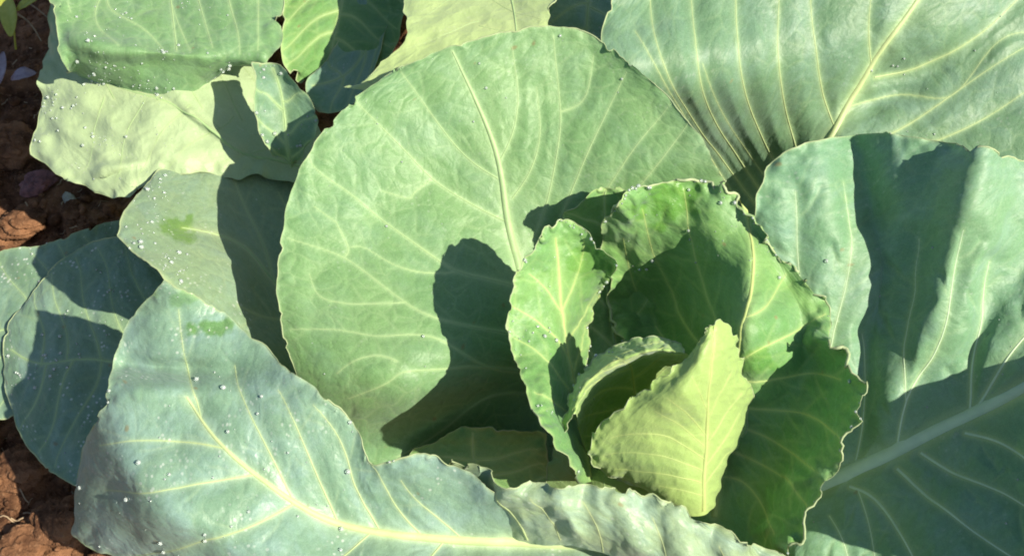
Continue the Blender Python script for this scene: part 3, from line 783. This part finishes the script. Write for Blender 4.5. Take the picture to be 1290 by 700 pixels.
# underside of the torn old leaf
make_leaf(main, "outer_leaf", [
    [(420, 190, .072), (412, 212, .070), (415, 236, .068)],
    [(310, 60, .108), (302, 150, .098), (312, 222, .085)],
    [(205, 30, .125), (208, 130, .112), (198, 224, .096)],
    [(112, 0, .128), (118, 120, .108), (146, 254, .092)],
    [(62, -12, .125), (48, 105, .100), (41, 195, .085)]],
    M_OLD, ridges=[([(60, 90), (130, 150), (200, 190), (330, 210)], .004, 12), ([(60, 150), (140, 200), (170, 235)], .004, 10), ([(222, 126), (262, 160), (310, 190)], .006, 5), ([(118, 222), (150, 210), (190, 204)], .005, 5), ([(110, 60), (200, 120), (290, 170)], -.004, 10)], label="old yellowish leaf turned underside up beside the soil", under=True, step=2.3, rib=(7, 2.5), auto=5, seed=14, jag=5, jag_scale=14, ruffle=.004,
    midrib=[(410, 215), (340, 200), (295, 187), (250, 150), (180, 120), (90, 90)], dew=120, dew_r=(.0004, .0011), dew_box=[(40, 90, 220, 230)])
make_leaf(main, "outer_leaf", [
    [(366, 214, .105), (369, 216, .104), (373, 214, .105)],
    [(336, 185, .132), (362, 184, .126), (389, 182, .130)],
    [(322, 128, .152), (356, 124, .142), (394, 140, .148)],
    [(317, 78, .158), (338, 76, .152), (362, 90, .154)]],
    M_RIB, twigs=False, label="pale grey-green curled leaf lobe left of the back leaf", step=2.0, rib=(4, 2), auto=3, seed=15, jag=2.5, ruffle=.003,
    dew=40, dew_r=(.0004, .0012))

# dark blue leaves on the left
make_leaf(main, "outer_leaf", [
    [(350, 540, .030), (345, 460, .030), (330, 380, .035)],
    [(205, 640, .032), (212, 460, .036), (222, 318, .044)],
    [(102, 614, .036), (112, 450, .034), (142, 300, .040)],
    [(46, 578, .028), (50, 460, .026), (72, 332, .032)],
    [(12, 500, .016), (7, 435, .014), (28, 385, .020)]],
    M_DEW, label="dark blue-green dewy leaf low on the left", step=2.4, rib=(5, 2), auto=6, seed=16, dew=160, dew_box=[(10, 300, 200, 600)], dew_r=(.0004, .0012))
make_leaf(main, "outer_leaf", [
    [(200, 430, .014), (200, 360, .016), (170, 285, .022)],
    [(130, 480, .014), (125, 390, .018), (130, 282, .026)],
    [(60, 505, .012), (60, 405, .016), (66, 306, .022)],
    [(-15, 525, .010), (-15, 420, .012), (-5, 320, .016)],
    [(-90, 480, .004), (-90, 420, .004), (-90, 350, .006)]],
    M_DEW, label="lowest dark leaf at the left edge", step=2.6, rib=(5, 2), auto=5, seed=17, dew=70, dew_box=[(0, 290, 150, 500)], dew_r=(.0004, .0011))

# neighbouring plant's leaves
make_leaf(nb, "outer_leaf", [
    [(250, -160, .085), (330, -160, .082), (420, -160, .085)],
    [(66, -60, .140), (200, -70, .125), (365, -70, .130)],
    [(66, 10, .152), (200, 0, .140), (354, 5, .140)],
    [(74, 60, .152), (200, 52, .150), (350, 60, .142)],
    [(84, 80, .134), (200, 86, .138), (322, 80, .130)],
    [(102, 94, .104), (216, 132, .104), (290, 84, .110)]],
    M_OUT, ridges=[([(72, 40), (130, 60), (200, 66), (285, 74)], .011, 10)], label="dewy leaf with its edge folded down over the old leaf", step=2.3, rib=(4, 2), seed=18, jag=3, ruffle=.004,
    midrib=[(330, -150), (230, -60), (215, 0), (222, 60)],
    veins=[([(280, -100), (140, -10), (170, 30), (205, 58)], 5, 1.8), ([(235, -60), (250, 0), (268, 60)], 5, 1.8), ([(290, -90), (285, -20), (298, 35), (302, 68)], 5, 1.8), ([(215, -60), (215, 0), (240, 62)], 4, 1.5), ([(150, -40), (120, 20), (150, 60)], 4, 1.5),
           ([(320, -100), (325, 0), (325, 65)], 3.4, 1.4), ([(200, -60), (100, -20), (90, 20)], 3, 1.2)],
    dew=160, dew_box=[(70, 0, 290, 130)], dew_r=(.0004, .0013))
make_leaf(nb, "outer_leaf", [
    [(380, -170, .080), (430, -170, .078), (480, -170, .080)],
    [(356, -60, .085), (430, -60, .078), (510, -60, .085)],
    [(357, 10, .092), (430, 5, .080), (510, 5, .085)],
    [(355, 66, .088), (420, 60, .078), (496, 60, .080)],
    [(376, 104, .072), (418, 108, .070), (460, 98, .072)]],
    M_IN, label="bright green leaf half in dark shade at the top", step=2.4, rib=(4, 2), auto=5, seed=19)
make_leaf(nb, "outer_leaf", [
    [(470, -170, .085), (560, -170, .083), (640, -170, .085)],
    [(505, -70, .140), (610, -80, .135), (730, -70, .140)],
    [(511, 0, .165), (605, -5, .160), (706, 0, .165)],
    [(508, 50, .172), (600, 45, .172), (692, 45, .176)],
    [(436, 112, .160), (560, 110, .165), (690, 110, .165)]],
    M_LIME, label="pale yellow-green leaf at the top edge", under=True, step=2.4, rib=(7, 3), seed=20, jag=4,
    midrib=[(560, -165), (620, -60), (645, 0), (652, 60)], auto=4)
make_leaf(nb, "outer_leaf", [
    [(640, -150, .080), (700, -150, .078), (780, -150, .080)],
    [(670, -30, .100), (740, -30, .098), (830, -30, .100)],
    [(670, 40, .100), (740, 40, .098), (820, 40, .100)],
    [(690, 90, .085), (740, 95, .083), (800, 90, .085)]],
    M_BLUE, label="dark shaded leaf in the gap at the top", step=3, rib=(5, 2), auto=4, seed=21)
make_leaf(nb, "outer_leaf", [
    [(520, -60, .070), (530, -100, .070), (500, -140, .070)],
    [(455, 120, .085), (455, 70, .080), (440, 20, .080)],
    [(400, 140, .078), (385, 108, .085), (400, 85, .080)]],
    M_BLUE, label="low blue-grey leaf under the top leaves", step=3, rib=(4, 2), auto=4, seed=22)
#LEAVES_END

# ------------------------------------------------------------------ small things on the soil
def simple_material(name, c1, c2, rough=0.6, scale=120.0, trans=None):
    g = G(name)
    tc = g.n("TexCoord").outputs["Object"]
    nz = g.n("TexNoise", {"Vector": tc, "Scale": scale, "Detail": 6.0, "Roughness": 0.65}).outputs[0]
    bump = g.n("Bump", {"Height": nz, "Strength": 0.6, "Distance": 0.002}).outputs[0]
    p = g.n("BsdfPrincipled", {"Base Color": g.mix(c1, c2, g.ramp(nz, 0.35, 0.65)), "Roughness": rough, "Normal": bump})
    sh = p.outputs[0]
    if trans:
        tl = g.n("BsdfTranslucent", {"Color": trans}); sh = g.n("MixShader", {0: 0.25, 1: sh, 2: tl.outputs[0]}).outputs[0]
    g.t.links.new(sh, g.out.inputs[0]); return g.m
STONE = simple_material("purple_stone", (0.10, 0.04, 0.04, 1), (0.22, 0.09, 0.08, 1), 0.7, 160)
PALE = simple_material("pale_pebble", (0.35, 0.33, 0.24, 1), (0.5, 0.48, 0.36, 1), 0.7, 200)
def lump(name, label, cat, px, py, rpx, mat, seed, group=None, flat=1.0, rot=0.0, long=1.0):
    q = at(px, py, -0.012); V, F = clod_mesh(seed, 64, 40)
    nn = V / np.linalg.norm(V, axis=1)[:, None]
    V = V + nn * (0.10 * np.abs(fbm(V[:, 0] * 3 + V[:, 2] * 2, V[:, 1] * 3 - V[:, 2] * 2.3, 0.8, seed + 9, 4)) - 0.05 * (vnoise(V[:, 0] + V[:, 2], V[:, 1] - V[:, 2], .35, seed) > .3))[:, None]
    r = rpx * 0.00064
    c, sn = math.cos(rot), math.sin(rot)
    V = V * (long, 1, flat)
    V = np.stack([V[:, 0] * c - V[:, 1] * sn, V[:, 0] * sn + V[:, 1] * c, V[:, 2]], 1)
    gz = float(soil_height(np.array([q[0]]), np.array([q[1]]))[0])
    o = mesh_obj(name, V * r, F, mat); o.location = (q[0], q[1], gz + 0.35 * r * flat)
    return tag(o, label, cat, group)
CG = "clods of soil lying beside the cabbages"
lump("soil_clod", "largest rounded brown clod at the left edge, left of the old yellowish leaf", "soil clod", 14, 185, 34, SOIL, 21, CG)
lump("soil_clod", "dark clod just below the largest clod at the left edge", "soil clod", 22, 268, 24, SOIL, 22, CG, .8, .5, 1.3)
lump("soil_clod", "sunlit crumbly clod in the bottom left corner against the long waxy leaf", "soil clod", 78, 655, 30, SOIL, 23, CG, .8)
lump("soil_clod", "dull clod at the left edge directly under the dark blue dewy leaf", "soil clod", 22, 585, 26, SOIL, 24, CG, .7, .3, 1.2)
lump("soil_clod", "clod at the very bottom left corner of the picture", "soil clod", 18, 690, 28, SOIL, 25, CG, .8, .9, 1.2)
lump("soil_clod", "small clod between the old yellowish leaf and the purplish stone", "soil clod", 92, 262, 15, SOIL, 26, CG, .8)
lump("stone", "purplish red stone half sunk in the dark soil", "stone", 46, 228, 17, STONE, 31, None, .8, .4, 1.3)
lump("pebble", "pale oval pebble beside the purplish stone", "pebble", 83, 243, 7, PALE, 32, None, .6, -0.9, 1.7)

def small_leaf(name, pts_px, z, width, mat, parent=None, arch=0.004):
    """a little pointed leaf along a line of pixels, with a raised middle"""
    c = resample(pts_px, 3); n = len(c); t = np.linspace(0, 1, n)
    P = at(c[:, 0], c[:, 1], z + arch * np.sin(np.pi * t))
    T = np.gradient(P, axis=0); T /= np.linalg.norm(T, axis=1)[:, None]
    S = np.cross(T, [0, 0, 1.0]); S /= np.linalg.norm(S, axis=1)[:, None]
    w = width * np.sin(np.pi * np.clip(t * 0.94 + 0.04, 0, 1)) ** 0.7
    k = np.linspace(-1, 1, 7)
    V = P[:, None] + S[:, None] * (w[:, None] * k)[..., None] + np.array([0, 0, 1.0]) * (0.25 * w[:, None] * np.abs(k) ** 1.5 + 0.0006 * vnoise(k * 3 + 0 * t[:, None], t[:, None] * 9 + 0 * k, 1, 5))[..., None]
    vid = np.arange(n * 7).reshape(n, 7)
    F = np.stack([vid[:-1, :-1], vid[1:, :-1], vid[1:, 1:], vid[:-1, 1:]], -1).reshape(-1, 4)
    o = mesh_obj(name, V.reshape(-1, 3), F, mat, parent)
    sm = o.modifiers.new("thickness", 'SOLIDIFY'); sm.thickness = 0.0005
    return o
YG = simple_material("seedling_green", (0.38, 0.42, 0.06, 1), (0.48, 0.50, 0.09, 1), 0.5, 150, (0.35, 0.45, 0.05, 1))
DRY = simple_material("dry_stalk", (0.20, 0.15, 0.09, 1), (0.30, 0.24, 0.15, 1), 0.8, 200)
WITH = simple_material("withered_leaf", (0.22, 0.17, 0.20, 1), (0.30, 0.26, 0.29, 1), 0.75, 110)
def stalk(name, pts, z0, z1, r, mat, parent=None):
    c = resample(pts, 4); P = at(c[:, 0], c[:, 1], np.linspace(z0, z1, len(c)))
    V, F = tube(P, np.linspace(r, r * 0.55, len(c)), 6); return mesh_obj(name, V, F, mat, parent)
wr_ = empty("weed_seedling", at(20, 60, 0.01))
def adopt(o):
    o.parent = wr_; o.matrix_parent_inverse = Matrix.Translation(-Vector(wr_.location)); return o
adopt(small_leaf("leaf", [(14, 46), (12, 26), (8, 6), (2, -14)], .05, .0085, YG))
adopt(small_leaf("leaf", [(20, 14), (34, 4), (52, -6)], .05, .006, YG))
adopt(small_leaf("leaf", [(16, 10), (2, 2), (-18, 2)], .048, .006, YG))
adopt(stalk("stem", [(20, 62), (18, 40), (18, 12)], .005, .05, .0012, YG))
tag(wr_, "tiny yellow-green weed seedling at the top left corner", "weed")
tag(stalk("dry_stalk", [(22, 18), (38, 30), (52, 52)], .03, .014, .0012, DRY), "thin dry stalk slanting down beside the weed seedling", "dry stalk")
tag(stalk("dry_stalk", [(36, 4), (50, 14), (62, 24)], .035, .03, .0010, DRY), "short dry stalk reaching the tip of the old yellowish leaf", "dry stalk")
tag(small_leaf("withered_leaf", [(14, 100), (28, 94), (46, 92)], .022, .008, WITH), "withered greyish purple leaf scrap on the dark soil", "dead leaf")
tag(small_leaf("withered_leaf", [(-14, 120), (-2, 95), (4, 66)], .022, .007, WITH), "withered purple leaf scrap cut by the left edge", "dead leaf")

# ------------------------------------------------------------------ dew
def drop_material():
    g = G("dew_water")
    p = g.n("BsdfPrincipled", {"Base Color": (0.70, 0.78, 0.74, 1), "Roughness": 0.12, "IOR": 1.33, "Transmission Weight": 0.6})
    g.t.links.new(p.outputs[0], g.out.inputs[0]); return g.m
def build_dew():
    n1, n2 = 8, 5
    th = np.linspace(0, 2 * np.pi, n1, endpoint=False)[None]; ph = np.linspace(0.05, np.pi - 0.05, n2)[:, None]
    S = np.stack([np.sin(ph) * np.cos(th), np.sin(ph) * np.sin(th), np.cos(ph) * np.ones_like(th)], -1).reshape(-1, 3)
    i = np.arange(n2 - 1)[:, None]; j = np.arange(n1)[None]; j2 = (j + 1) % n1
    F = np.stack([i * n1 + j, (i + 1) * n1 + j, (i + 1) * n1 + j2, i * n1 + j2], -1).reshape(-1, 4)
    VV, FF = [], []
    for k, (p, n, r) in enumerate(DEW):
        n = n / (np.linalg.norm(n) + 1e-9); t = np.cross(n, [0.3, 0.9, 0.1]); t /= np.linalg.norm(t); b = np.cross(n, t)
        M = np.stack([t, b, n * 0.75], 0)
        VV.append((S * r) @ M + p + n * r * 0.5); FF.append(F + k * len(S))
    o = mesh_obj("dew_drops", np.concatenate(VV), np.concatenate(FF), drop_material())
    tag(o, "tiny glinting dew drops scattered over the leaves", kind="stuff")
build_dew()
